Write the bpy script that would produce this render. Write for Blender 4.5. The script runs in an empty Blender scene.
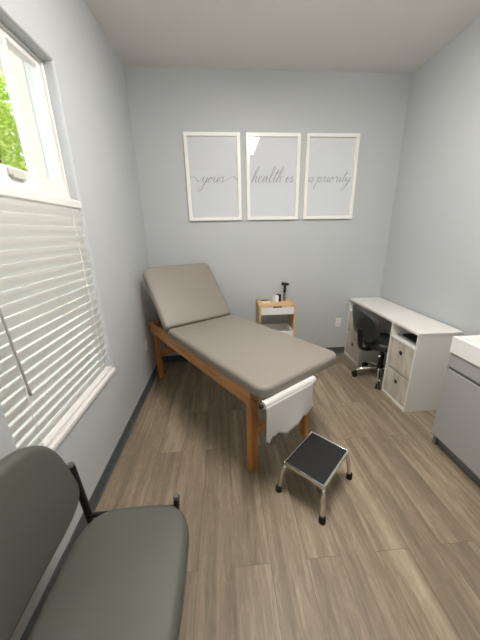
import bpy, bmesh, math, random
from mathutils import Vector, Matrix
random.seed(4)
scene = bpy.context.scene
COL = scene.collection
PI = math.pi
D, W, H = 3.166, 2.787, 3.018      # room depth in front of camera, width, ceiling height
YB = -1.25                          # wall behind the camera
def lin(c):
    def f(v):
        v /= 255.0
        return v/12.92 if v <= .04045 else ((v+.055)/1.055)**2.4
    return tuple(f(v) for v in c)+(1.0,)

# ------------------------------------------------------------------ materials
def newmat(name):
    m = bpy.data.materials.new(name); m.use_nodes = True
    nt = m.node_tree
    return m, nt, nt.nodes['Principled BSDF'], nt.nodes, nt.links
def plain(name, rgb, rough=.5, metal=0, bump=0, bscale=200, var=0, vscale=3, spec=.5):
    m, nt, b, N, L = newmat(name)
    b.inputs['Base Color'].default_value = lin(rgb)
    b.inputs['Roughness'].default_value = rough
    b.inputs['Metallic'].default_value = metal
    b.inputs['Specular IOR Level'].default_value = spec
    tc = N.new('ShaderNodeTexCoord')
    if var:
        n = N.new('ShaderNodeTexNoise'); n.inputs['Scale'].default_value = vscale; n.inputs['Detail'].default_value = 4
        L.new(tc.outputs['Object'], n.inputs['Vector'])
        r = N.new('ShaderNodeValToRGB')
        a = [max(0, v-var) for v in rgb]; c = [min(255, v+var) for v in rgb]
        r.color_ramp.elements[0].position = .3; r.color_ramp.elements[0].color = lin(a)
        r.color_ramp.elements[1].position = .7; r.color_ramp.elements[1].color = lin(c)
        L.new(n.outputs['Fac'], r.inputs['Fac']); L.new(r.outputs['Color'], b.inputs['Base Color'])
    if bump:
        n = N.new('ShaderNodeTexNoise'); n.inputs['Scale'].default_value = bscale; n.inputs['Detail'].default_value = 3
        L.new(tc.outputs['Object'], n.inputs['Vector'])
        bp = N.new('ShaderNodeBump'); bp.inputs['Strength'].default_value = bump; bp.inputs['Distance'].default_value = .002
        L.new(n.outputs['Fac'], bp.inputs['Height']); L.new(bp.outputs['Normal'], b.inputs['Normal'])
    return m
def wood(name, c1, c2, scale=(30, 30, 3), rough=.45, knots=False):
    m, nt, b, N, L = newmat(name)
    tc = N.new('ShaderNodeTexCoord'); mp = N.new('ShaderNodeMapping')
    mp.inputs['Scale'].default_value = scale
    L.new(tc.outputs['Object'], mp.inputs['Vector'])
    n = N.new('ShaderNodeTexNoise'); n.inputs['Scale'].default_value = 1; n.inputs['Detail'].default_value = 6
    n.inputs['Distortion'].default_value = .6
    L.new(mp.outputs['Vector'], n.inputs['Vector'])
    r = N.new('ShaderNodeValToRGB')
    r.color_ramp.elements[0].position = .32; r.color_ramp.elements[0].color = lin(c1)
    r.color_ramp.elements[1].position = .68; r.color_ramp.elements[1].color = lin(c2)
    L.new(n.outputs['Fac'], r.inputs['Fac']); L.new(r.outputs['Color'], b.inputs['Base Color'])
    b.inputs['Roughness'].default_value = rough
    return m
def glassmat(name, gloss=1.0, tint=(255, 255, 255)):
    m, nt, b, N, L = newmat(name)
    N.remove(b)
    out = N['Material Output']
    t = N.new('ShaderNodeBsdfTransparent'); t.inputs[0].default_value = lin(tint)
    g = N.new('ShaderNodeBsdfGlossy'); g.inputs['Roughness'].default_value = .02
    f = N.new('ShaderNodeFresnel')
    ge = N.new('ShaderNodeNewGeometry'); io = N.new('ShaderNodeMath'); io.operation = 'MULTIPLY_ADD'   # same reflectance on both faces of the thin pane
    L.new(ge.outputs['Backfacing'], io.inputs[0]); io.inputs[1].default_value = 1/1.5-1.5; io.inputs[2].default_value = 1.5
    L.new(io.outputs[0], f.inputs['IOR'])
    mx = N.new('ShaderNodeMixShader')
    L.new(f.outputs[0], mx.inputs[0]); L.new(t.outputs[0], mx.inputs[1]); L.new(g.outputs[0], mx.inputs[2])
    L.new(mx.outputs[0], out.inputs['Surface'])
    return m
def translucent(name, rgb, amount=.4, rough=.5):
    m, nt, b, N, L = newmat(name)
    b.inputs['Base Color'].default_value = lin(rgb); b.inputs['Roughness'].default_value = rough
    t = N.new('ShaderNodeBsdfTranslucent'); t.inputs[0].default_value = lin(rgb)
    mx = N.new('ShaderNodeMixShader'); mx.inputs[0].default_value = amount
    L.new(b.outputs[0], mx.inputs[1]); L.new(t.outputs[0], mx.inputs[2])
    L.new(mx.outputs[0], N['Material Output'].inputs['Surface'])
    return m
def emit(name, rgb, s):
    m, nt, b, N, L = newmat(name)
    b.inputs['Base Color'].default_value = lin(rgb)
    b.inputs['Emission Color'].default_value = lin(rgb); b.inputs['Emission Strength'].default_value = s
    return m
def floor_mat():
    m, nt, b, N, L = newmat('vinyl_planks')
    tc = N.new('ShaderNodeTexCoord')
    sp = N.new('ShaderNodeSeparateXYZ'); L.new(tc.outputs['Object'], sp.inputs[0])
    cb = N.new('ShaderNodeCombineXYZ'); L.new(sp.outputs['Y'], cb.inputs['X']); L.new(sp.outputs['X'], cb.inputs['Y'])
    mp = N.new('ShaderNodeMapping'); mp.inputs['Location'].default_value = (.35, .06, 0)
    L.new(cb.outputs[0], mp.inputs['Vector'])
    br = N.new('ShaderNodeTexBrick')
    br.inputs['Scale'].default_value = 1; br.inputs['Brick Width'].default_value = 1.22; br.inputs['Row Height'].default_value = .178
    br.inputs['Mortar Size'].default_value = .0010; br.inputs['Mortar Smooth'].default_value = .3; br.offset = .37
    br.inputs['Color1'].default_value = (0, 0, 0, 1); br.inputs['Color2'].default_value = (1, 1, 1, 1); br.inputs['Mortar'].default_value = (.5, .5, .5, 1)
    L.new(mp.outputs[0], br.inputs['Vector'])
    # vector shifted per plank
    sc = N.new('ShaderNodeVectorMath'); sc.operation = 'SCALE'; sc.inputs['Scale'].default_value = 13
    L.new(br.outputs['Color'], sc.inputs[0])
    ad = N.new('ShaderNodeVectorMath'); ad.operation = 'ADD'
    L.new(tc.outputs['Object'], ad.inputs[0]); L.new(sc.outputs[0], ad.inputs[1])
    def noise(scale, detail, dist=0, src=ad):
        q = N.new('ShaderNodeMapping'); q.inputs['Scale'].default_value = scale; L.new(src.outputs[0], q.inputs['Vector'])
        n = N.new('ShaderNodeTexNoise'); n.inputs['Scale'].default_value = 1; n.inputs['Detail'].default_value = detail
        n.inputs['Distortion'].default_value = dist; n.inputs['Roughness'].default_value = .6
        L.new(q.outputs[0], n.inputs['Vector']); return n.outputs['Fac']
    def math_(op, a, bb, c=None):
        q = N.new('ShaderNodeMath'); q.operation = op
        for i, v in enumerate((a, bb, c)):
            if v is None: continue
            if isinstance(v, (int, float)): q.inputs[i].default_value = v
            else: L.new(v, q.inputs[i])
        return q.outputs[0]
    broad = noise((11, .75, 1), 3, .5)
    fine = noise((44, 7, 1), 8, 1.6)
    s = N.new('ShaderNodeSeparateColor'); L.new(br.outputs['Color'], s.inputs[0])
    v = math_('MULTIPLY_ADD', broad, 1.25, math_('MULTIPLY', fine, .55))
    v = math_('MULTIPLY_ADD', s.outputs[0], .13, v)
    v = math_('SUBTRACT', v, .47)
    r = N.new('ShaderNodeValToRGB'); e = r.color_ramp.elements
    e[0].position = .12; e[0].color = lin((94, 84, 70)); e[1].position = .88; e[1].color = lin((178, 164, 140))
    mid = e.new(.5); mid.color = lin((134, 120, 100))
    L.new(v, r.inputs['Fac'])
    mx = N.new('ShaderNodeMix'); mx.data_type = 'RGBA'
    L.new(br.outputs['Fac'], mx.inputs['Factor']); L.new(r.outputs['Color'], mx.inputs['A']); mx.inputs['B'].default_value = lin((90, 81, 71))
    L.new(mx.outputs['Result'], b.inputs['Base Color'])
    b.inputs['Roughness'].default_value = .48
    b.inputs['Specular IOR Level'].default_value = .4
    bp = N.new('ShaderNodeBump'); bp.inputs['Strength'].default_value = .25; bp.inputs['Distance'].default_value = .001
    L.new(fine, bp.inputs['Height']); L.new(bp.outputs['Normal'], b.inputs['Normal'])
    return m

M = {}
M['wall'] = plain('grey_wall_paint', (187, 191, 192), .55, bump=.12, bscale=180, spec=.35)
M['ceiling'] = plain('ceiling_paint', (230, 226, 223), .8, bump=.25, bscale=120, spec=.2)
M['floor'] = floor_mat()
M['base'] = plain('dark_cove_base', (74, 80, 82), .5)
M['white_trim'] = plain('white_vinyl', (228, 226, 222), .35)
M['reveal'] = plain('window_reveal_paint', (196, 197, 190), .6)
M['slat'] = translucent('blind_slat', (232, 231, 227), .22, .4)
M['cord'] = plain('blind_cord', (250, 248, 244), .7)
M['glass'] = glassmat('window_glass', tint=(245, 250, 250))
M['picglass'] = glassmat('picture_glass')
M['taupe'] = plain('taupe_vinyl', (136, 129, 120), .42, bump=.25, bscale=420, spec=.45)
M['charcoal'] = plain('charcoal_vinyl', (84, 85, 79), .5, bump=.3, bscale=500, spec=.4)
M['chairvinyl'] = plain('black_vinyl', (44, 47, 46), .42)
M['black'] = plain('black_plastic', (20, 20, 21), .4)
M['blackmetal'] = plain('black_powder_coat', (18, 18, 19), .35)
M['rubber'] = plain('black_rubber', (22, 22, 22), .7)
M['greycap'] = plain('grey_cap', (92, 92, 88), .4)
M['chrome'] = plain('chrome', (225, 224, 220), .14, metal=1)
M['oak'] = wood('honey_wood', (166, 110, 58), (206, 152, 94), (22, 2.2, 22), .38)
M['oakz'] = wood('honey_wood_upright', (160, 102, 50), (198, 140, 80), (24, 24, 2.4), .38)
M['beech'] = wood('pale_beech', (196, 158, 108), (222, 186, 136), (6, 40, 20), .45)
M['whitelam'] = plain('white_laminate', (226, 224, 218), .35, spec=.4)
M['whitesat'] = plain('white_satin', (232, 231, 228), .3)
M['binwood'] = wood('whitewashed_bin', (176, 167, 152), (212, 205, 192), (14, 14, 3.2), .7)
M['paper'] = translucent('exam_paper', (224, 222, 218), .2, .8)
M['print'] = plain('print_paper', (214, 218, 221), .8)
M['ink'] = plain('grey_ink', (120, 121, 124), .8)
M['frame_white'] = plain('white_frame', (238, 237, 232), .35)
M['vanity'] = plain('grey_vanity_lacquer', (164, 163, 162), .35, spec=.4)
M['vanitydark'] = plain('vanity_plinth', (120, 118, 116), .5)
M['ceramic'] = plain('white_ceramic', (240, 238, 235), .12)
M['socket'] = plain('outlet_white', (232, 232, 226), .4)
M['lamp'] = emit('lamp_diffuser', (255, 249, 243), 25)
M['steel'] = plain('brushed_steel', (150, 150, 148), .3, metal=1)
M['stucco'] = plain('stucco', (184, 166, 152), .9, bump=1.0, bscale=30, var=10, vscale=14)
M['leaf'] = translucent('leaf', (170, 196, 60), .5, .5)
M['leaf2'] = translucent('leaf_pale', (216, 226, 120), .5, .5)
M['bark'] = plain('bark', (100, 84, 66), .9, var=20, vscale=20)
M['earth'] = plain('ground_concrete', (190, 184, 172), .9, var=12, vscale=4)
M['door'] = plain('door_paint', (205, 203, 198), .4)
M['paperwhite'] = plain('note_paper', (235, 233, 228), .8)

# ------------------------------------------------------------------ helpers
def obj(name, bm, mat, parent=None, smooth=False, mods=None, auto=None):
    me = bpy.data.meshes.new(name)
    bmesh.ops.recalc_face_normals(bm, faces=bm.faces[:])
    bm.to_mesh(me); bm.free()
    mats = mat if isinstance(mat, (list, tuple)) else [mat]
    for m in mats: me.materials.append(m)
    if smooth:
        for p in me.polygons: p.use_smooth = True
    if auto is not None:
        for p in me.polygons: p.use_smooth = True
        me.set_sharp_from_angle(angle=math.radians(auto))
    o = bpy.data.objects.new(name, me); COL.objects.link(o)
    if parent: o.parent = parent
    return o
def root(name, loc, label, cat, rz=0, group=None):
    o = bpy.data.objects.new(name, None); COL.objects.link(o)
    o.empty_display_size = .1
    o.location = loc; o.rotation_euler = (0, 0, rz); o['label'] = label; o['category'] = cat
    if group: o['group'] = group
    return o
def tag(o, label, cat, group=None):
    o['label'] = label; o['category'] = cat
    if group: o['group'] = group
    return o
def struct(name, bm, mat, **k):
    o = obj(name, bm, mat, **k); o['kind'] = 'structure'; return o
def box(bm, x0, x1, y0, y1, z0, z1, bev=0, seg=2, M4=None, mi=0):
    vs = [bm.verts.new((x, y, z)) for x in (x0, x1) for y in (y0, y1) for z in (z0, z1)]
    fs = []
    for q in ((0, 1, 3, 2), (4, 6, 7, 5), (0, 4, 5, 1), (2, 3, 7, 6), (0, 2, 6, 4), (1, 5, 7, 3)):
        f = bm.faces.new([vs[i] for i in q]); f.material_index = mi; fs.append(f)
    if bev:
        es = list({e for f in fs for e in f.edges})
        r = bmesh.ops.bevel(bm, geom=es, offset=bev, segments=seg, profile=.5, affect='EDGES')
        vs = list({v for f in r['faces'] for v in f.verts} | {v for v in vs if v.is_valid})
    if M4 is not None:
        bmesh.ops.transform(bm, matrix=M4, verts=[v for v in vs if v.is_valid])
    return vs
def nbox(*a, **k):
    bm = bmesh.new(); box(bm, *a, **k); return bm
def frame_basis(t):
    t = t.normalized()
    a = Vector((0, 0, 1)) if abs(t.z) < .9 else Vector((1, 0, 0))
    n = t.cross(a).normalized(); b = t.cross(n).normalized()
    return n, b
def tube(bm, pts, rad, seg=12, caps=True):
    pts = [Vector(p) for p in pts]
    rings = []
    n_prev = None
    for i, p in enumerate(pts):
        if i == 0: t = pts[1]-pts[0]
        elif i == len(pts)-1: t = pts[-1]-pts[-2]
        else: t = (pts[i+1]-p).normalized()+(p-pts[i-1]).normalized()
        t.normalize()
        if n_prev is None: n, b = frame_basis(t)
        else:
            n = (n_prev-t*n_prev.dot(t)).normalized(); b = t.cross(n)
        n_prev = n
        r = rad[i] if isinstance(rad, (list, tuple)) else rad
        rings.append([bm.verts.new(p+n*r*math.cos(2*PI*k/seg)+b*r*math.sin(2*PI*k/seg)) for k in range(seg)])
    for a, c in zip(rings, rings[1:]):
        for k in range(seg):
            bm.faces.new((a[k], a[(k+1) % seg], c[(k+1) % seg], c[k]))
    if caps:
        bm.faces.new(rings[0][::-1]); bm.faces.new(rings[-1])
def smoothpath(pts, n=6, closed=False):
    pts = [Vector(p) for p in pts]; out = []
    for i in range(len(pts)-1):
        p0 = pts[max(i-1, 0)]; p1 = pts[i]; p2 = pts[i+1]; p3 = pts[min(i+2, len(pts)-1)]
        for k in range(n):
            t = k/n
            out.append(.5*((2*p1)+(-p0+p2)*t+(2*p0-5*p1+4*p2-p3)*t*t+(-p0+3*p1-3*p2+p3)*t**3))
    out.append(pts[-1]); return out
def rrect(w, d, r, n=8, r2=None):
    """rounded rectangle outline centred at 0; r at +y corners, r2 at -y corners"""
    out = []
    r2 = r if r2 is None else r2
    for sx, sy, a0 in ((1, 1, 0), (-1, 1, 90), (-1, -1, 180), (1, -1, 270)):
        q = r if sy > 0 else r2
        cx, cy = sx*(w/2-q), sy*(d/2-q)
        if sx*sy > 0 and False: pass
        for k in range(n+1):
            a = math.radians(a0+90*k/n); out.append((cx+q*math.cos(a), cy+q*math.sin(a)))
    return out
def cushion(bm, outline, z0, z1, round_top=.02, round_bot=.012, crown=.01, seg=5, shape=None):
    """padded slab: outline in xy, sides rounded over, crowned top"""
    n = len(outline)
    cx = sum(p[0] for p in outline)/n; cy = sum(p[1] for p in outline)/n
    R = sum(math.hypot(p[0]-cx, p[1]-cy) for p in outline)/n
    def ring(inset, z):
        vs = []
        for i, (x, y) in enumerate(outline):
            a = outline[i-1]; b = outline[(i+1) % n]
            tx, ty = b[0]-a[0], b[1]-a[1]; l = math.hypot(tx, ty) or 1
            nx, ny = -ty/l, tx/l
            if nx*(cx-x)+ny*(cy-y) < 0: nx, ny = -nx, -ny
            vs.append(bm.verts.new((x+nx*inset, y+ny*inset, z)))
        return vs
    rings = []
    rings.append(ring(round_bot, z0))
    for k in range(1, seg+1):
        a = PI/2*k/seg
        rings.append(ring(round_bot*(1-math.sin(a)), z0+round_bot*(1-math.cos(a))))
    for k in range(seg+1):
        a = PI/2*k/seg
        rings.append(ring(round_top*(1-math.cos(a)), z1-round_top*(1-math.sin(a))))
    # crown rings by scaling towards centre
    base = [v.co.copy() for v in rings[-1]]
    for s in (.9, .75, .5, .25):
        rings.append([bm.verts.new((cx+(c.x-cx)*s, cy+(c.y-cy)*s, z1+crown*(1-s*s))) for c in base])
    for a, c in zip(rings, rings[1:]):
        for i in range(n):
            bm.faces.new((a[i], a[(i+1) % n], c[(i+1) % n], c[i]))
    bm.faces.new(rings[0][::-1])
    top = bm.verts.new((cx, cy, z1+crown))
    for i in range(n): bm.faces.new((rings[-1][i], rings[-1][(i+1) % n], top))
    if shape:
        for v in bm.verts: v.co = shape(v.co)
def xf(bm, mat): bmesh.ops.transform(bm, matrix=mat, verts=bm.verts[:]); return bm
def prism(bm, pts, a0, a1, axis='x'):
    def mk(p, a):
        if axis == 'x': return (a, p[0], p[1])
        if axis == 'y': return (p[0], a, p[1])
        return (p[0], p[1], a)
    A = [bm.verts.new(mk(p, a0)) for p in pts]; B = [bm.verts.new(mk(p, a1)) for p in pts]
    bm.faces.new(A); bm.faces.new(B[::-1])
    n = len(pts)
    for i in range(n): bm.faces.new((A[i], B[i], B[(i+1) % n], A[(i+1) % n]))
def lathe(bm, prof, seg=24, c=(0, 0)):
    rings = [[bm.verts.new((c[0]+r*math.cos(2*PI*k/seg), c[1]+r*math.sin(2*PI*k/seg), z)) for k in range(seg)] for r, z in prof]
    for a, b in zip(rings, rings[1:]):
        for k in range(seg): bm.faces.new((a[k], a[(k+1) % seg], b[(k+1) % seg], b[k]))
    bm.faces.new(rings[0][::-1]); bm.faces.new(rings[-1])

# ------------------------------------------------------------------ room shell
T = .16
WY0, WY1, WZ0, WZ1 = .929, 1.842, .602, 2.416      # window opening
struct('floor', nbox(-T, W+T, YB-T, D+T, -.1, 0), M['floor'])
struct('ceiling', nbox(-T, W+T, YB-T, D+T, H, H+.1), M['ceiling'])
struct('wall_back', nbox(-T, W+T, D, D+T, 0, H), M['wall'])
struct('wall_right', nbox(W, W+T, YB, D, 0, H), M['wall'])
struct('wall_front', nbox(-T, W+T, YB-T, YB, 0, H), M['wall'])
# left wall with its rounded-edge window opening
bm = bmesh.new()
AY0, AY1 = -.95, -.04                               # opening for an added window, unseen behind the camera
ys = [YB, AY0, AY1, WY0, WY1, D]; zs = [0, WZ0, WZ1, H]
gi = [[bm.verts.new((0, y, z)) for z in zs] for y in ys]
go = [[bm.verts.new((-T, y, z)) for z in zs] for y in ys]
holes = (1, 3)
for i in range(5):
    for j in range(3):
        if i in holes and j == 1: continue
        for g in (gi, go): bm.faces.new((g[i][j], g[i+1][j], g[i+1][j+1], g[i][j+1]))
pairs = []
for i in holes: pairs += [((i, 1), (i+1, 1)), ((i+1, 1), (i+1, 2)), ((i+1, 2), (i, 2)), ((i, 2), (i, 1))]
for i in range(5): pairs += [((i, 0), (i+1, 0)), ((i, 3), (i+1, 3))]
for j in range(3): pairs += [((0, j), (0, j+1)), ((5, j), (5, j+1))]
for (a, b) in pairs:
    bm.faces.new((gi[a[0]][a[1]], gi[b[0]][b[1]], go[b[0]][b[1]], go[a[0]][a[1]]))
es = []
for i in holes:
    cs = {gi[i][1], gi[i+1][1], gi[i+1][2], gi[i][2]}
    es += [e for e in bm.edges if e.verts[0] in cs and e.verts[1] in cs]
bmesh.ops.bevel(bm, geom=es, offset=.020, segments=6, profile=.5, affect='EDGES')
struct('wall_left', bm, M['wall'], auto=40)

bh = .084
def baseprof(): return [(0, 0), (.018, 0), (.012, .006), (.006, .02), (.004, bh-.004), (0, bh)]
bm = bmesh.new(); prism(bm, baseprof(), YB, D, 'y')
struct('baseboard_left', bm, M['base'])
bm = bmesh.new(); prism(bm, [(D-a, z) for a, z in baseprof()], 0.004, W-.004, 'x')
struct('baseboard_back', bm, M['base'])
bm = bmesh.new(); prism(bm, [(W-a, z) for a, z in baseprof()], YB, D, 'y')
struct('baseboard_right', bm, M['base'])
# door in the wall behind the camera
dr = bpy.data.objects.new('door_1', None); COL.objects.link(dr); dr.location = (1.9, YB, 0); dr['kind'] = 'structure'
obj('door_leaf', nbox(-.42, .42, .002, .03, .01, 2.05, bev=.003), M['door'], dr)
bm = bmesh.new(); box(bm, -.50, -.43, .002, .04, 0, 2.13); box(bm, .43, .50, .002, .04, 0, 2.13); box(bm, -.43, .43, .002, .04, 2.06, 2.13)
obj('door_frame', bm, M['white_trim'], dr)
bm = bmesh.new(); tube(bm, [(-.36, .03, 1.0), (-.36, .08, 1.0), (-.24, .08, 1.0)], .011)
obj('door_handle', bm, M['steel'], dr, smooth=True)

# ------------------------------------------------------------------ window
win = bpy.data.objects.new('window_1', None); COL.objects.link(win); win.location = (-.06, 0, 0); win['kind'] = 'structure'
GX0, GX1 = -.10, -.062
bm = bmesh.new()
fx = -.0
def ring_frame(bm, y0, y1, z0, z1, w, x0, x1, bev=.004):
    box(bm, x0, x1, y0, y0+w, z0, z1, bev=bev, seg=1); box(bm, x0, x1, y1-w, y1, z0, z1, bev=bev, seg=1)
    box(bm, x0, x1, y0+w, y1-w, z0, z0+w, bev=bev, seg=1); box(bm, x0, x1, y0+w, y1-w, z1-w, z1, bev=bev, seg=1)
bm = bmesh.new()
ring_frame(bm, WY0, WY1, WZ0, WZ1, .014, -.085, .004, bev=.003)
obj('outer_frame', bm, M['white_trim'], win)
bm = bmesh.new()
ring_frame(bm, WY0+.014, WY1-.014, 1.775, WZ1-.014, .028, -.04, -.008, bev=.003)
box(bm, -.04, .0, WY0+.014, WY1-.014, 1.755, 1.838, bev=.004)
obj('upper_sash', bm, M['white_trim'], win)
obj('mullion', nbox(-.034, -.006, 1.560, 1.586, 1.836, WZ1-.04, bev=.003), M['white_trim'], win)
bm = bmesh.new()
ring_frame(bm, WY0+.014, WY1-.014, WZ0+.022, 1.755, .028, -.04, -.012, bev=.003)
obj('lower_sash', bm, M['white_trim'], win)
obj('upper_glass', nbox(-.026, -.022, WY0+.04, WY1-.04, 1.83, WZ1-.04), M['glass'], win)
obj('lower_glass', nbox(-.026, -.022, WY0+.04, WY1-.04, WZ0+.05, 1.73), M['glass'], win)
bm = bmesh.new()
box(bm, 0, .010, 1.365, 1.465, 1.80, 1.828, bev=.003); box(bm, .008, .018, 1.375, 1.455, 1.792, 1.806, bev=.003)
obj('sash_latch', bm, M['reveal'], win)
win_added = bpy.data.objects.new('window_added', None); COL.objects.link(win_added); win_added.location = (-.06, 0, 0); win_added['kind'] = 'structure'  # invented window out of view, added so daylight brightens the right wall
bm = bmesh.new(); ring_frame(bm, AY0, AY1, WZ0, WZ1, .03, -.085, .004, bev=.003); box(bm, -.04, 0, AY0+.03, AY1-.03, 1.755, 1.80, bev=.004)
obj('window_frame', bm, M['white_trim'], win_added)
obj('window_glass', nbox(-.026, -.022, AY0+.03, AY1-.03, WZ0+.03, WZ1-.03), M['glass'], win_added)
# sill board
bm = bmesh.new(); box(bm, -.075, .018, WY0, WY1+.004, WZ0-.008, WZ0+.022, bev=.006)
struct('trim_1', bm, M['white_trim'])

# ------------------------------------------------------------------ blind
bl = root('window_blind', (-.024, 1.385, 1.70), 'white horizontal slat blind, closed, covering the lower half of the window', 'blind')
BY0, BY1 = WY0+.002-1.385, WY1-.012-1.385
bm = bmesh.new()
prism(bm, [(-.022, .0), (.016, -.002), (.021, .004), (.021, .038), (.016, .044), (-.022, .044)], WY0-1.385+.006, WY1-.001-1.385, 'y')
obj('headrail', bm, M['white_trim'], bl)
ns = 21; ztop = -.030; zbot = WZ0+.072-1.70
sw = .056; th = math.radians(68)
me0 = None
for i in range(ns):
    z = ztop+(zbot-ztop)*i/(ns-1)
    if me0 is None:
        bm = bmesh.new()
        sec = []
        for k in range(7):
            t = -1+2*k/6.0
            sec.append((t*sw/2, .0035*(1-t*t)))
        up = [(a, b+.0013) for a, b in sec]; lo = [(a, b-.0013) for a, b in sec[::-1]]
        pts = [(a*math.cos(th)+b*math.sin(th), a*math.sin(th)-b*math.cos(th)) for a, b in up+lo]
        prism(bm, pts, BY0, BY1, 'y')
        o = obj('slat', bm, M['slat'], bl, auto=50); me0 = o
    else:
        o = me0.copy(); COL.objects.link(o); o.parent = bl
    o.location = (0, 0, z)
obj('bottom_rail', nbox(-.022, .022, BY0, BY1, zbot-.048, zbot-.030, bev=.005), M['white_trim'], bl)
for yy in (BY0+.12, BY1-.10):
    bm = bmesh.new()
    for k in range(ns):
        z = ztop+(zbot-ztop)*k/(ns-1)
        tube(bm, [(.0165, yy, z+.026), (.0155, yy-.001, z+.0), (.0165, yy, z-.026)], .0014, 6)
        box(bm, .0120, .0175, yy-.0035, yy+.0035, z-.026, z-.012)
    obj('ladder_cord', bm, M['cord'], bl)
bm = bmesh.new(); tube(bm, [(.044, .99-1.385-.005, -.015), (.046, 1.01-1.385, -.38), (.045, 1.03-1.385, -.745), (.045, 1.03-1.385, -.775)], [.004, .0045, .0048, .0065], 8)
obj('tilt_wand', bm, plain('wand_grey', (172, 170, 164), .3), bl, smooth=True)

# ------------------------------------------------------------------ ceiling lamp
lp = root('ceiling_light', (1.335, 1.15, H), 'long white ceiling light fixture above the foreground, mirrored in the middle picture', 'ceiling light')
obj('light_housing', nbox(-.165, .165, -.62, .62, -.03, 0, bev=.004), M['white_trim'], lp)
obj('diffuser', nbox(-.15, .15, -.60, .60, -.085, -.03, bev=.02, seg=3), M['lamp'], lp)

# ------------------------------------------------------------------ outlets
def outlet(name, loc, rz, label):
    r = root(name, loc, label, 'outlet', rz)
    obj('cover_plate', nbox(-.036, .036, -.006, 0, -.058, .058, bev=.003), M['socket'], r)
    for dz in (.022, -.022):
        s = obj('socket', nbox(-.017, .017, -.009, -.006, dz-.014, dz+.014, bev=.0014), M['whitesat'], r)
        bm = bmesh.new(); box(bm, -.008, -.005, -.0095, -.0089, dz-.004, dz+.006); box(bm, .005, .008, -.0095, -.0089, dz-.004, dz+.006)
        obj('slot', bm, M['black'], s)
outlet('wall_outlet', (2.272, D, .434), 0, 'white wall outlet on the back wall beside the desk')
outlet('wall_outlet', (0, 2.66, .45), PI/2, 'white wall outlet low on the left wall behind the exam table')

# ------------------------------------------------------------------ pictures
GL = {
 'y': ([[(0, .55), (.18, .95), (.22, .35), (.45, .02), (.78, .3), (.98, .95), (.85, 0), (.55, -1.0), (.1, -1.5), (-.15, -1.25), (.1, -.75), (.8, -.1), (1.15, .25)]], 1.15),
 'o': ([[(0, .25), (.45, .92), (.12, .6), (.12, .15), (.42, 0), (.75, .4), (.62, .88), (.42, .86), (.7, .62), (1.0, .72)]], 1.0),
 'u': ([[(0, .7), (.16, .95), (.16, .3), (.38, 0), (.66, .25), (.84, .95), (.8, .2), (.95, 0), (1.15, .25)]], 1.15),
 'r': ([[(0, .25), (.28, 1.05), (.36, .82), (.6, .9), (.62, .7), (.56, .2), (.7, 0), (.95, .25)]], .95),
 'h': ([[(0, .15), (.55, 1.5), (.62, 2.3), (.42, 2.3), (.22, 1.2), (.14, 0), (.24, .5), (.5, .92), (.7, .8), (.66, .2), (.8, 0), (1.05, .25)]], 1.05),
 'e': ([[(0, .25), (.45, .55), (.48, .9), (.26, .92), (.1, .45), (.3, 0), (.58, .05), (.8, .25)]], .8),
 'a': ([[(.62, .82), (.35, .95), (.06, .45), (.24, 0), (.56, .3), (.74, .9), (.68, .25), (.82, 0), (1.05, .25)]], 1.05),
 'l': ([[(0, .25), (.5, 1.5), (.55, 2.3), (.36, 2.3), (.2, 1.1), (.24, .1), (.42, 0), (.68, .25)]], .68),
 't': ([[(0, .25), (.4, 1.2), (.48, 2.0), (.32, 1.0), (.28, .2), (.42, 0), (.68, .25)], [(.0, 1.35), (.5, 1.5), (1.2, 1.45)]], .68),
 'i': ([[(0, .25), (.26, .9), (.22, .2), (.36, 0), (.6, .25)], [(.36, 1.35), (.40, 1.42)]], .6),
 's': ([[(0, .25), (.4, .95), (.44, .7), (.62, .35), (.5, .02), (.2, .08)], [(.5, .02), (.8, .1), (1.0, .35)]], .9),
 'p': ([[(0, .4), (.26, .95), (.16, 0), (-.05, -1.3), (.24, .5), (.56, .95), (.78, .6), (.6, .05), (.34, .1), (.75, 0), (1.05, .25)]], 1.05),
}
def script_word(words, swash_l=0, swash_r=0):
    strokes = []; x = 0; cur = None
    for wi, wd in enumerate(words):
        cur = []
        if wi == 0 and swash_l:
            cur += [(x-swash_l, .75), (x-swash_l*.7, .95), (x-swash_l*.3, .35), (x-.5, .15)]
        for ch in wd:
            ss, adv = GL[ch]
            cur += [(x+a, b) for a, b in ss[0]][(1 if cur and ch != 'a' else 0):]
            for s in ss[1:]: strokes.append([(x+a, b) for a, b in s])
            x += adv
        if wi == len(words)-1 and swash_r:
            cur += [(x+swash_r*.2, .5), (x+swash_r*.5, 1.0), (x+swash_r*.75, .75), (x+swash_r, .35)]
        strokes.append(cur); x += .55
    return strokes
def lettering(strokes, cx, cz, width, parent, y):
    pts = [[(a+.38*b, b) for a, b in s] for s in strokes]
    xs = [p[0] for s in pts for p in s]; x0, x1 = min(xs), max(xs); k = width/(x1-x0)
    bm = bmesh.new()
    for s in pts:
        P = smoothpath([((a-(x0+x1)/2)*k+cx, b*k+cz, 0) for a, b in s], 7)
        L_, R_ = [], []
        for i, p in enumerate(P):
            t = (P[min(i+1, len(P)-1)]-P[max(i-1, 0)]).normalized()
            n = Vector((-t.y, t.x, 0))
            h = .0010+.0014*max(0, -t.y)+.0004*abs(t.y)
            L_.append(bm.verts.new((p.x+n.x*h, y, p.y+n.y*h))); R_.append(bm.verts.new((p.x-n.x*h, y, p.y-n.y*h)))
        for i in range(len(P)-1): bm.faces.new((L_[i], L_[i+1], R_[i+1], R_[i]))
    r = bmesh.ops.extrude_face_region(bm, geom=bm.faces[:])
    bmesh.ops.translate(bm, verts=[v for v in r['geom'] if isinstance(v, bmesh.types.BMVert)], vec=(0, .0006, 0))
    obj('lettering', bm, M['ink'], parent)
FW, FH = .565, .825
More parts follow.
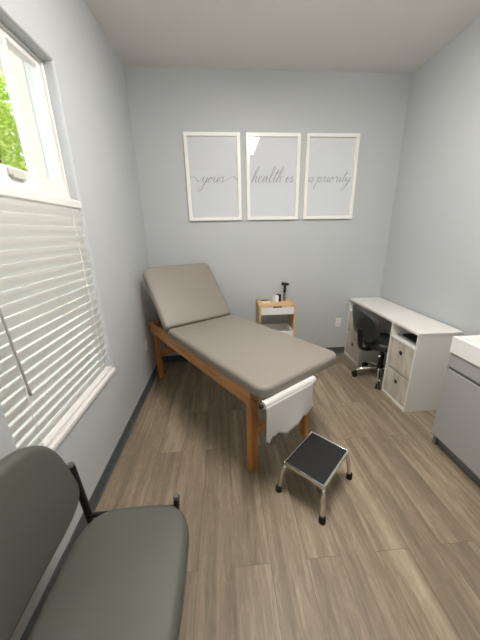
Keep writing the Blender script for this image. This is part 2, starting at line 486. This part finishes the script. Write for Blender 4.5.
FXS = [.494, .494+.625, .494+1.25]
data = [(['your'], 2.3, 2.5, .50, .0, 'leftmost white framed print, reading "your", on the back wall'),
        (['health', 'is'], 0, 0, .465, 0, 'middle white framed print, reading "health is", with a lamp reflection in its glass'),
        (['a', 'priority'], 0, 0, .46, 0, 'rightmost white framed print, reading "a priority", on the back wall')]
for i in range(3):
    words, sl, sr, wd, dx, label = data[i]
    pr = root('framed_picture', (FXS[i]+FW/2, D-.002, 1.674), label, 'framed picture', 0, 'script wall art on the back wall')
    bm = bmesh.new(); w_, dpt, bw = FW/2, .024, .034
    for s in ((-w_, -w_+bw, 0, FH), (w_-bw, w_, 0, FH)): box(bm, s[0], s[1], -dpt, 0, s[2], s[3], bev=.002, seg=1)
    for s in ((0, bw), (FH-bw, FH)): box(bm, -w_+bw-.001, w_-bw+.001, -dpt, 0, s[0], s[1], bev=.002, seg=1)
    obj('frame', bm, M['frame_white'], pr)
    pp = obj('print', nbox(-w_+bw-.004, w_-bw+.004, -.007, -.002, bw-.004, FH-bw+.004), M['print'], pr)
    lettering(script_word(words, sl, sr), dx, .375, wd, pp, -.0082)
    obj('glass', nbox(-w_+bw-.004, w_-bw+.004, -.0145, -.0125, bw-.004, FH-bw+.004), M['picglass'], pr)

# ------------------------------------------------------------------ exam table  (local x across, y towards the head)
tb = root('exam_table', (.968, 1.375, 0), 'wooden exam table with taupe vinyl pad and raised backrest', 'exam table', math.atan2(.556, .831))
TL_, TW, LG = 1.70, .62, .054
def leg(x0, y0): obj('leg', nbox(x0, x0+LG, y0, y0+LG, 0, .555, bev=.004), M['oakz'], tb)
leg(.012, .012); leg(TW-LG-.012, .012); leg(.012, TL_-LG-.02); leg(TW-LG-.012, TL_-LG-.02)
for x0 in (-.008, TW-.022):
    bm = bmesh.new()
    prism(bm, [(0, .545), (TL_, .555), (TL_, .665), (0, .66)], x0, x0+.03, 'x')
    bmesh.ops.bevel(bm, geom=bm.edges[:], offset=.004, segments=2, affect='EDGES')
    obj('side_rail', bm, M['oak'], tb)
for y0 in (.018, TL_-.03):
    obj('end_rail', nbox(.022, TW-.022, y0, y0+.026, .56, .66, bev=.003), wood('end_rail_wood', (160, 102, 50), (198, 140, 80), (2.4, 24, 24), .38), tb)
for y0 in (.03, TL_-.07):
    obj('stretcher', nbox(LG+.012, TW-LG-.012, y0, y0+.028, .27, .335, bev=.003), M['oak'], tb)
obj('deck', nbox(.022, TW-.022, .044, 1.12, .655, .672), M['oak'], tb)
# bolts
for yy in (.035,):
    bm = bmesh.new(); lathe(bm, [(.0085, 0), (.0085, .003), (.004, .005)], 14)
    xf(bm, Matrix.Translation((-.008, yy, .60)) @ Matrix.Rotation(-PI/2, 4, 'Y'))
    obj('bolt', bm, M['steel'], tb, auto=40)
# main pad
PX0, PX1, PY0, PY1 = -.034, .70, -.14, 1.14
bm = bmesh.new()
ol = [(x+(PX0+PX1)/2, y+(PY0+PY1)/2) for x, y in rrect(PX1-PX0, PY1-PY0, .04, 9, .075)]
cushion(bm, ol, .664, .743, .027, .02, .012)
obj('seat_pad', bm, M['taupe'], tb, smooth=True)
# backrest pad
bk = bmesh.new(); BLn = .665
ol = [(x+(PX0+PX1)/2, y+BLn/2) for x, y in rrect(PX1-PX0-.004, BLn, .075, 9, .035)]
cushion(bk, ol, -.035, .035, .032, .02, .012)
ang = math.radians(49)
xf(bk, Matrix.Translation((-.012, 1.155, .728)) @ Matrix.Rotation(ang, 4, 'X'))
obj('backrest', bk, M['taupe'], tb, smooth=True)
b2 = nbox(.04, TW-.04, .03, BLn-.04, -.05, -.037)
xf(b2, Matrix.Translation((-.012, 1.155, .728)) @ Matrix.Rotation(ang, 4, 'X'))
obj('backrest_board', b2, M['oak'], tb)
for xx in (.10, .50):
    bm = bmesh.new(); tube(bm, [(xx, 1.66, .61), (xx, 1.60, 1.10)], .010)
    obj('backrest_prop', bm, M['steel'], tb, smooth=True)
bm = bmesh.new(); tube(bm, [(.03, 1.655, .61), (TW-.03, 1.655, .61)], .010)
obj('prop_bar', bm, M['steel'], tb, smooth=True)
# paper holder (part of table) and roll
bm = bmesh.new(); tube(bm, [(-.048, -.150, .655), (.415, -.150, .655)], .006)
box(bm, -.020, -.014, -.165, -.11, .642, .672); box(bm, .42, .426, -.165, .02, .642, .664)
obj('paper_bar', bm, M['chrome'], tb, auto=40)
bm = bmesh.new(); tube(bm, [(-.060, -.150, .655), (-.044, -.150, .655)], .013, 16); obj('bar_knob', bm, M['black'], tb, auto=40)
R_t = Matrix.Translation((.968, 1.375, 0)) @ Matrix.Rotation(math.atan2(.556, .831), 4, 'Z')
pr = root('paper_roll', R_t @ Vector((.178, -.150, .655)), 'white exam paper roll hanging at the foot of the exam table', 'paper roll', math.atan2(.556, .831))
bm = bmesh.new(); tube(bm, [(-.216, 0, 0), (.216, 0, 0)], .023, 24)
obj('roll', bm, M['paper'], pr, auto=40)
bm = bmesh.new()
nx, nz = 30, 16
gv = []
for i in range(nx+1):
    t = i/nx; x = -.214+.40*t
    bottom = -.235+.03*t + (.012*math.sin(t*11)+.007*math.sin(t*27+1)+.004*math.sin(t*61)) - (.035 if t < .12 else 0)*(1-abs(t-.06)/.06) + (.03*max(0, t-.86)/.14)
    col = []
    for j in range(nz+1):
        s = j/nz
        z = .0+(bottom)*s
        xx = x*(1+.10*s*s*(1 if t > .5 else .02)) - .012*math.sin(PI*s)*(t > .5)*(2*t-1)
        yy = -.024+.014*math.sin(t*7+1)*s*s-.012*s
        col.append(bm.verts.new((xx, yy, z)))
    gv.append(col)
for i in range(nx):
    for j in range(nz): bm.faces.new((gv[i][j], gv[i+1][j], gv[i+1][j+1], gv[i][j+1]))
sheet = obj('hanging_sheet', bm, M['paper'], pr, smooth=True)
sm = sheet.modifiers.new('t', 'SOLIDIFY'); sm.thickness = .0008

# ------------------------------------------------------------------ step stool
st = root('step_stool', (1.364, 1.276, 0), 'chrome step stool with black ribbed rubber top', 'step stool', math.radians(43.4))
sx, sy, sz = .172, .134, .23
bm = bmesh.new()
for a in ((-sx, sx, -sy, -sy+.012), (-sx, sx, sy-.012, sy), (-sx, -sx+.012, -sy+.012, sy-.012), (sx-.012, sx, -sy+.012, sy-.012)):
    box(bm, a[0], a[1], a[2], a[3], sz-.024, sz+.002, bev=.003)
obj('trim_band', bm, M['chrome'], st)
bm = bmesh.new(); box(bm, -sx+.008, sx-.008, -sy+.008, sy-.008, sz-.014, sz-.001)
for k in range(26):
    y = -sy+.018+k*(2*sy-.036)/25
    box(bm, -sx+.014, sx-.014, y-.0022, y+.0022, sz-.001, sz+.0008)
obj('tread_mat', bm, M['rubber'], st)
for s1 in (-1, 1):
    for s2 in (-1, 1):
        bm = bmesh.new()
        tube(bm, smoothpath([(s1*(sx-.07), s2*(sy-.016), sz-.028), (s1*(sx-.03), s2*(sy-.014), sz-.029), (s1*(sx-.008), s2*(sy-.006), sz-.05), (s1*(sx+.008), s2*(sy+.006), .10), (s1*(sx+.016), s2*(sy+.012), .03)], 5), .013, 14)
        lg_ = obj('leg', bm, M['chrome'], st, smooth=True)
        bm = bmesh.new(); lathe(bm, [(.018, 0), (.0205, .004), (.019, .034), (.0145, .046)], 18, (s1*(sx+.0175), s2*(sy+.0135)))
        obj('rubber_foot', bm, M['rubber'], lg_, auto=40)

# ------------------------------------------------------------------ side table
sd = root('side_table', (1.42, 3.0, 0), 'small beech side table with white drawer and shelf against the back wall', 'side table')
hw, dy, zt = .205, .14, .765
for s in (-1, 1):
    x0 = s*hw-(.009 if s > 0 else -.009)
    bm = bmesh.new()
    prism(bm, [(-dy, 0), (-dy+.035, 0), (-dy+.06, .30), (dy-.06, .30), (dy-.035, 0), (dy, 0), (dy, zt+.016), (-dy, zt-.004)], min(x0-.009, x0+.009), max(x0-.009, x0+.009), 'x')
    obj('side_panel', bm, M['beech'], sd)
obj('top', nbox(-hw+.018, hw-.018, -dy+.01, dy, zt-.014, zt, bev=.002), M['beech'], sd)
dw = obj('drawer', nbox(-hw+.019, hw-.019, -dy-.002, dy-.02, zt-.104, zt-.022, bev=.002), M['whitesat'], sd)
obj('handle_slot', nbox(-.05, .05, -dy-.003, -dy+.02, zt-.022, zt-.012), M['rubber'], sd)
bm = bmesh.new(); box(bm, -hw+.018, hw-.018, -dy+.005, dy-.002, .385, .400)
for q in ((-hw+.018, hw-.018, -dy, -dy+.012), (-hw+.018, hw-.018, dy-.014, dy-.002), (-hw+.018, -hw+.028, -dy+.012, dy-.014), (hw-.028, hw-.018, -dy+.012, dy-.014)):
    box(bm, q[0], q[1], q[2], q[3], .385, .458, bev=.002)
obj('shelf_tray', bm, M['whitesat'], sd)
# instrument standing on the table
it = root('medical_instrument', (1.548, 3.09, zt), 'slim steel instrument with a black head standing on the side table', 'medical instrument')
bm = bmesh.new(); lathe(bm, [(.024, 0), (.024, .006), (.012, .014), (.012, .10)], 20); obj('handle', bm, M['steel'], it, auto=40)
bm = bmesh.new(); lathe(bm, [(.013, .10), (.015, .11), (.015, .175), (.011, .19)], 20); obj('neck', bm, M['black'], it, auto=40)
bm = bmesh.new(); tube(bm, [(-.036, -.004, .205), (-.02, 0, .20), (.03, .0, .195), (.048, 0, .193)], [.019, .021, .016, .012], 14); obj('head', bm, M['black'], it, smooth=True)
it = root('tabletop_device', (1.445, 3.04, zt+.001), 'small white box with a black front panel on the side table', 'small device', math.radians(25))
obj('casing', nbox(-.042, .012, -.026, .036, 0, .078, bev=.008), M['whitesat'], it)
obj('black_face', nbox(.012, .046, -.030, .030, 0, .088, bev=.008), M['black'], it)
it = tag(obj('note_card', nbox(-.045, .045, -.03, .03, 0, .003), M['paperwhite']), 'flat white card lying on the left side of the side table', 'card'); it.location = (1.315, 3.03, zt)
it = root('ballpoint_pen', (1.31, 3.11, zt), 'short black pen lying behind the white card on the side table', 'pen')
bm = bmesh.new(); tube(bm, [(-.045, 0, .006), (.04, .012, .006)], .0055, 10); obj('barrel', bm, M['black'], it, smooth=True)
bm = bmesh.new(); tube(bm, [(.04, .012, .006), (.052, .0137, .006)], [.0045, .001], 10); obj('tip', bm, M['steel'], it, smooth=True)

# ------------------------------------------------------------------ desk
dk = root('storage_desk', (2.386, 1.900, 0), 'long white desk with cubbies and bin drawers along the right wall', 'desk')
DD, DL, DZ = .381, 1.248, .75
obj('desktop', nbox(-.004, DD, -.004, DL, DZ-.022, DZ, bev=.002), M['whitelam'], dk)
cols = [(0, .36), (.872, DL)]
for (a, b) in cols:
    bm = bmesh.new()
    box(bm, 0, DD, a, a+.016, 0, DZ-.022, bev=.001, seg=1); box(bm, 0, DD, b-.016, b, 0, DZ-.022, bev=.001, seg=1)
    box(bm, 0.0, DD, a+.016, b-.016, 0, .022, bev=.001, seg=1)
    obj('pedestal', bm, M['whitelam'], dk)
    obj('shelf', nbox(0, DD-.01, a+.016, b-.016, .590, .606, bev=.001), M['whitelam'], dk)
    obj('divider', nbox(.012, DD-.01, a+.016, b-.016, .302, .312), M['whitelam'], dk)
    obj('back_board', nbox(DD-.008, DD, a+.016, b-.016, .022, DZ-.022), M['whitelam'], dk)
    for z0 in (.026, .316):
        m_ = (a+b)/2; zc = z0+.185
        bn = root('fabric_bin', (2.386+.006, 1.9+m_, z0), '', 'storage bin', 0, 'storage bins in the desk')
        near = a < .5; top = z0 > .2
        bn['label'] = 'whitewashed wood-look bin with round grommet, %s one in the %s desk pedestal' % ('upper' if top else 'lower', 'near' if near else 'far')
        hw_ = (b-a)/2-.020
        bm = bmesh.new(); box(bm, 0, .008, -hw_, hw_, 0, .268, bev=.002, seg=1)
        obj('front_panel', bm, M['binwood'], bn)
        bm = bmesh.new()
        box(bm, .008, .34, -hw_, -hw_+.004, 0, .262); box(bm, .008, .34, hw_-.004, hw_, 0, .262); box(bm, .336, .34, -hw_, hw_, 0, .262); box(bm, .008, .34, -hw_, hw_, 0, .004)
        obj('bin_body', bm, M['binwood'], bn)
        bm = bmesh.new(); lathe(bm, [(.018, 0), (.020, .003), (.013, .004), (.011, .001)], 20)
        xf(bm, Matrix.Translation((0, 0, .178)) @ Matrix.Rotation(-PI/2, 4, 'Y'))
        obj('grommet', bm, M['black'], bn, auto=40)
it = tag(obj('black_folder', nbox(-.11, .11, -.13, .13, 0, .018, bev=.003), M['black']), 'flat black folder lying in the near top cubby of the desk', 'folder')
it.location = (2.386+.20, 2.085, .607)

# ------------------------------------------------------------------ task chair
tcx, tcy = 2.490, 2.498
ch = root('task_chair', (tcx, tcy, 0), 'black swivel task chair with chrome star base tucked under the desk', 'office chair', 0)
a1 = math.radians(167)
for k in range(5):
    a = a1+k*2*PI/5; c, s = math.cos(a), math.sin(a)
    bm = bmesh.new()
    tube(bm, smoothpath([(.03*c, .03*s, .125), (.10*c, .10*s, .118), (.20*c, .20*s, .095), (.24*c, .24*s, .075)], 5), [.020]*11+[.018]*4+[.014], 12)
    lg_ = obj('base_arm', bm, M['chrome'], ch, smooth=True)
    bm = bmesh.new()
    for dd in (-.016, .016):
        b3 = bmesh.new(); lathe(b3, [(.020, -.011), (.028, -.009), (.028, .009), (.020, .011)], 20)
        xf(b3, Matrix.Translation((.256*c-s*dd, .256*s+c*dd, .0285)) @ Matrix.Rotation(a, 4, 'Z') @ Matrix.Rotation(PI/2, 4, 'X'))
        tm = bpy.data.meshes.new('t'); b3.to_mesh(tm); b3.free(); bm.from_mesh(tm); bpy.data.meshes.remove(tm)
    tube(bm, [(.246*c, .246*s, .035), (.243*c, .243*s, .078)], .012, 10)
    obj('caster', bm, M['black'], lg_, auto=40)
bm = bmesh.new(); lathe(bm, [(.034, .095), (.038, .11), (.036, .145), (.026, .15), (.026, .29), (.019, .30), (.019, .37)], 24)
obj('gas_column', bm, M['black'], ch, auto=40)
obj('seat_plate', nbox(-.09, .09, -.09, .09, .365, .39, bev=.006), M['black'], ch)
bm = bmesh.new(); cushion(bm, [(.205*math.cos(2*PI*k/40), .205*math.sin(2*PI*k/40)) for k in range(40)], .385, .465, .034, .02, .008)
obj('seat', bm, M['chairvinyl'], ch, smooth=True)
# curved backrest towards the room
BA = math.radians(174)
def backmap(bw, bh, thick, r, zc, lean, off=.13):
    bm = bmesh.new(); n1, n2 = 20, 12
    F, B = [], []
    for i in range(n1+1):
        for j in range(n2+1):
            pass
    ol = rrect(bw, bh, min(bw, bh)*.42, 10)
    cushion(bm, ol, -thick/2, thick/2, thick*.45, thick*.35, .006)
    for v in bm.verts:
        x, y, z = v.co
        phi = BA+x/r; rr = r+z+lean*(y)
        v.co = Vector((rr*math.cos(phi)+off*math.cos(BA+PI), rr*math.sin(phi)+off*math.sin(BA+PI), zc+y))
    return bm
obj('backrest', backmap(.56, .30, .055, .38, .640, .16, .09), M['chairvinyl'], ch, smooth=True)
bm = bmesh.new()
c, s = math.cos(BA+.30), math.sin(BA+.30)
P = smoothpath([(.05*c, .05*s, .372), (.2*c, .2*s, .372), (.28*c, .28*s, .40), (.305*c, .305*s, .50), (.32*c, .32*s, .62)], 5)
tube(bm, P, .017, 12)
for v in bm.verts:   # flatten the bar into a band
    q = v.co.x*-s+v.co.y*c
    v.co.x += -s*q*1.1; v.co.y += c*q*1.1
obj('back_bracket', bm, M['black'], ch, smooth=True)
bm = bmesh.new(); tube(bm, [(-.05, -.10, .378), (-.15, -.20, .372), (-.17, -.225, .372)], [.006, .006, .011], 10)
obj('height_lever', bm, M['chrome'], ch, smooth=True)

# ------------------------------------------------------------------ vanity and sink
vn = root('vanity_cabinet', (2.345, .66, 0), 'grey vanity cabinet with a recessed pull groove and set-back plinth', 'cabinet')
VD, VL = W-2.345-.002, .88
VB, VT, VG = .095, .756, .645
obj('carcass', nbox(.018, VD, 0, VL, VB, VT, bev=.001), M['vanity'], vn)
obj('door', nbox(0, .0175, .003, VL/2-.0015, VB, VG-.011, bev=.002), M['vanity'], vn)
obj('door', nbox(0, .0175, VL/2+.0015, VL, VB, VG-.011, bev=.002), M['vanity'], vn)
obj('fascia', nbox(0, .0175, .0, VL, VG+.011, VT-.001, bev=.002), M['vanity'], vn)
obj('end_stile', nbox(0, .0175, VL-.012, VL, VG-.0108, VG+.0108), M['vanity'], vn)
obj('pull_groove', nbox(.010, .0178, .003, VL-.0125, VG-.0105, VG+.0105), M['vanitydark'], vn)
obj('plinth', nbox(.045, VD, .01, VL-.03, 0, VB), M['vanitydark'], vn)
obj('plinth_leg', nbox(.022, .047, VL-.03, VL-.004, 0, VB), M['vanitydark'], vn)
sk = root('sink_top', (2.345, .66, .756), 'thick white ceramic sink top with a rectangular basin on the grey vanity', 'sink')
bm = bmesh.new(); x0, x1, y0, y1, zz = -.008, VD, -.002, VL+.002, .116
rings = [(x0+.006, x1, y0+.006, y1-.006, 0), (x0, x1, y0, y1, .004), (x0, x1, y0, y1, zz-.004), (x0+.004, x1, y0+.004, y1-.004, zz),
         (x0+.022, x1-.10, y0+.045, y1-.045, zz), (x0+.026, x1-.104, y0+.049, y1-.049, zz-.005), (x0+.05, x1-.12, y0+.08, y1-.08, .02), (x0+.09, x1-.16, y0+.13, y1-.13, .012)]
prev = None
for (a, b, c_, d2, z) in rings:
    cur = [bm.verts.new(p) for p in ((a, c_, z), (b, c_, z), (b, d2, z), (a, d2, z))]
    if prev:
        for i in range(4): bm.faces.new((prev[i], prev[(i+1) % 4], cur[(i+1) % 4], cur[i]))
    else: bm.faces.new(cur[::-1])
    prev = cur
bm.faces.new(prev)
obj('basin', bm, M['ceramic'], sk, auto=30)
bm = bmesh.new(); lathe(bm, [(.022, .012), (.022, .015), (.012, .016)], 20, (.19, VL/2)); obj('drain', bm, M['chrome'], sk, auto=40)

# ------------------------------------------------------------------ guest chair (foreground)
gc = root('guest_chair', (.42, .60, 0), 'charcoal vinyl guest chair with black tube frame beside the window', 'chair')
ol = []
for k in range(64):
    a = 2*PI*k/64; ex = 2/3.8
    c, s = math.cos(a), math.sin(a)
    ol.append((.220*math.copysign(abs(c)**ex, c), .277*math.copysign(abs(s)**ex, s)))
bm = bmesh.new(); cushion(bm, [(x+.024, y) for x, y in ol], .405, .472, .038, .02, .014)
obj('seat', bm, M['charcoal'], gc, smooth=True)
bm = bmesh.new()
ol2 = []
for k in range(64):
    a = 2*PI*k/64; ex = 2/3.4
    c, s = math.cos(a), math.sin(a)
    x_ = .292*math.copysign(abs(c)**ex, c); y_ = .21*math.copysign(abs(s)**ex, s)
    ol2.append((x_*(1-.10*(y_/.21)), y_))
cushion(bm, ol2, -.025, .025, .024, .016, .010)
for v in bm.verts:
    x, y, z = v.co      # x across (-> world y), y up, z thickness (-> world x)
    bend = -.10*x*x*4*.25
    v.co = Vector((-.270+z-.13*y+.30*x*x, x, .680+y))
obj('backrest', bm, M['charcoal'], gc, smooth=True)
for s in (-1, 1):
    ysd = s*.298
    bm = bmesh.new()
    tube(bm, [(-.205, ysd, .012), (-.21, ysd, .40), (-.226, ysd, .672)], .0145, 14)
    lg_ = obj('rear_leg', bm, M['blackmetal'], gc, auto=40)
    bm = bmesh.new(); lathe(bm, [(.0135, .672), (.0135, .678), (.009, .684)], 14, (-.226, ysd)); obj('end_cap', bm, M['greycap'], lg_, auto=40)
    bm = bmesh.new(); lathe(bm, [(.016, 0), (.016, .012), (.013, .02)], 14, (-.205, ysd)); obj('foot_glide', bm, M['rubber'], lg_, auto=40)
    bm = bmesh.new()
    tube(bm, [(.13, ysd-.010*s, .012), (.172, ysd-.010*s, .462)], .0135, 14)
    lg_ = obj('front_leg', bm, M['blackmetal'], gc, auto=40)
    bm = bmesh.new(); lathe(bm, [(.0145, .462), (.0145, .472), (.010, .478)], 14, (.172, ysd-.010*s)); obj('end_cap', bm, M['greycap'], lg_, auto=40)
    bm = bmesh.new(); lathe(bm, [(.016, 0), (.016, .012), (.013, .02)], 14, (.13, ysd-.010*s)); obj('foot_glide', bm, M['rubber'], lg_, auto=40)
    bm = bmesh.new(); tube(bm, [(-.21, ysd, .395), (.172, ysd, .395)], .011, 12)
    obj('side_rail', bm, M['blackmetal'], gc, auto=40)
    bm = bmesh.new(); tube(bm, [(-.222, ysd, .60), (-.268, s*.24, .60)], .008, 12)
    obj('back_mount', bm, M['blackmetal'], gc, auto=40)
for xx in (-.13, .12):
    bm = bmesh.new(); tube(bm, [(xx, -.298, .395), (xx, .298, .395)], .011, 12)
    obj('cross_bar', bm, M['blackmetal'], gc, auto=40)

# ------------------------------------------------------------------ outdoors, seen through the window
o = struct('ground', nbox(-14, -T, -4, 18, -.4, -.15), M['earth'])
ar = bmesh.new()
# arch wall parallel to the house: polygon in (y,z) with an arched opening
yo0, yo1, zs_, ztp = 2.0, 6.02, 3.95, 6.4
pts = [(9.5, -.15), (9.5, ztp), (1.2, ztp), (1.2, -.15), (yo0, -.15), (yo0, zs_)]
n = 18; yc = (yo0+yo1)/2; ra = (yo1-yo0)/2
for k in range(1, n): 
    a = PI-PI*k/n; pts.append((yc+ra*math.cos(a), zs_+ra*.62*math.sin(a)))
pts += [(yo1, zs_), (yo1, -.15)]
prism(ar, pts, -2.76, -2.6, 'x')
tag(obj('porch_arch', ar, M['stucco']), 'beige stucco porch archway seen through the upper window pane', 'archway')
def tree(loc, rad, hh, n, label, mat, seed):
    rnd = random.Random(seed)
    r = root('leafy_tree', loc, label, 'tree', 0, 'trees outside the window')
    bm = bmesh.new(); tube(bm, smoothpath([(0, 0, 0), (.05, .03, hh*.4), (-.04, .05, hh*.8), (.0, 0, hh)], 4), [.12-.006*i for i in range(13)], 10)
    for k in range(6):
        a = k*1.05+.3; tube(bm, [(0, 0, hh*.55), (math.cos(a)*rad*.5, math.sin(a)*rad*.5, hh*.8), (math.cos(a)*rad*.8, math.sin(a)*rad*.8, hh*1.0)], [.05, .03, .012], 6)
    obj('trunk', bm, M['bark'], r, smooth=True)
    bm = bmesh.new()
    for k in range(n):
        d = Vector((rnd.gauss(0, 1), rnd.gauss(0, 1), rnd.gauss(0, 1))).normalized()*rad*(rnd.random()**.4)
        lump = 1+.25*math.sin(d.x*4)*math.sin(d.y*5+1)
        p = Vector((0, 0, hh))+Vector((d.x, d.y, d.z*.9))*lump
        s = rnd.uniform(.05, .10)
        u = Vector((rnd.gauss(0, 1), rnd.gauss(0, 1), rnd.gauss(0, 1))).normalized(); w = u.orthogonal().normalized()
        vs = [bm.verts.new(p+q) for q in (-u*s, w*s*.5+u*.2*s, u*s, -w*s*.5+u*.2*s)]
        f = bm.faces.new(vs)
        f.material_index = 1 if rnd.random() < .35 else 0
    fo = obj('foliage', bm, mat, r)
tree((-5.6, 9.2, -.15), 2.0, 4.6, 8000, 'sunlit yellow-green tree outside, framed by the stucco arch', [M['leaf'], M['leaf2']], 1)
tree((-6.4, 4.2, -.15), 1.7, 3.4, 3500, 'second green tree outside, further left beyond the arch', [M['leaf'], M['leaf2']], 2)

# ------------------------------------------------------------------ light
w = bpy.data.worlds.new('World'); scene.world = w; w.use_nodes = True
nt = w.node_tree; bg = nt.nodes['Background']
sky = nt.nodes.new('ShaderNodeTexSky'); sky.sky_type = 'HOSEK_WILKIE'
sky.sun_direction = (.55, -.25, .8); sky.turbidity = 4; sky.ground_albedo = .5
mxs = nt.nodes.new('ShaderNodeMix'); mxs.data_type = 'RGBA'; mxs.inputs['Factor'].default_value = .6
nt.links.new(sky.outputs[0], mxs.inputs['A']); mxs.inputs['B'].default_value = (1, 1, 1, 1)
nt.links.new(mxs.outputs['Result'], bg.inputs[0]); bg.inputs[1].default_value = 2.0
sd_ = bpy.data.lights.new('sun', 'SUN'); sd_.energy = 2.0; sd_.angle = math.radians(1.5); sd_.color = (1, .95, .85)
so = bpy.data.objects.new('sun', sd_); COL.objects.link(so)
so.rotation_euler = Vector((.55, -.25, .8)).to_track_quat('Z', 'Y').to_euler()

# ------------------------------------------------------------------ camera
yaw, pitch, roll, f = .0782, -.3213, -.0182, 268.9
cy, sy_ = math.cos(yaw), math.sin(yaw); cp, sp = math.cos(pitch), math.sin(pitch)
F = Vector((sy_*cp, cy*cp, sp)); r = Vector((cy, -sy_, 0)); u = r.cross(F)
cr, sr = math.cos(roll), math.sin(roll)
r2 = cr*r+sr*u; u2 = -sr*r+cr*u
cam = bpy.data.cameras.new('camera'); co = bpy.data.objects.new('camera', cam); COL.objects.link(co)
m4 = Matrix((r2, u2, -F)).transposed().to_4x4(); m4.translation = Vector((.8385, 0, 1.5498)); co.matrix_world = m4
cam.sensor_fit = 'VERTICAL'; cam.sensor_height = 36; cam.sensor_width = 27; cam.lens = f/640*36
cam.shift_x = -5.97/640; cam.shift_y = 1.62/640; cam.clip_start = .01
scene.camera = co
vs = scene.view_settings
vs.view_transform = 'Standard'; vs.look = 'None'; vs.gamma = 1; vs.use_curve_mapping = False
vs.exposure = 1.12
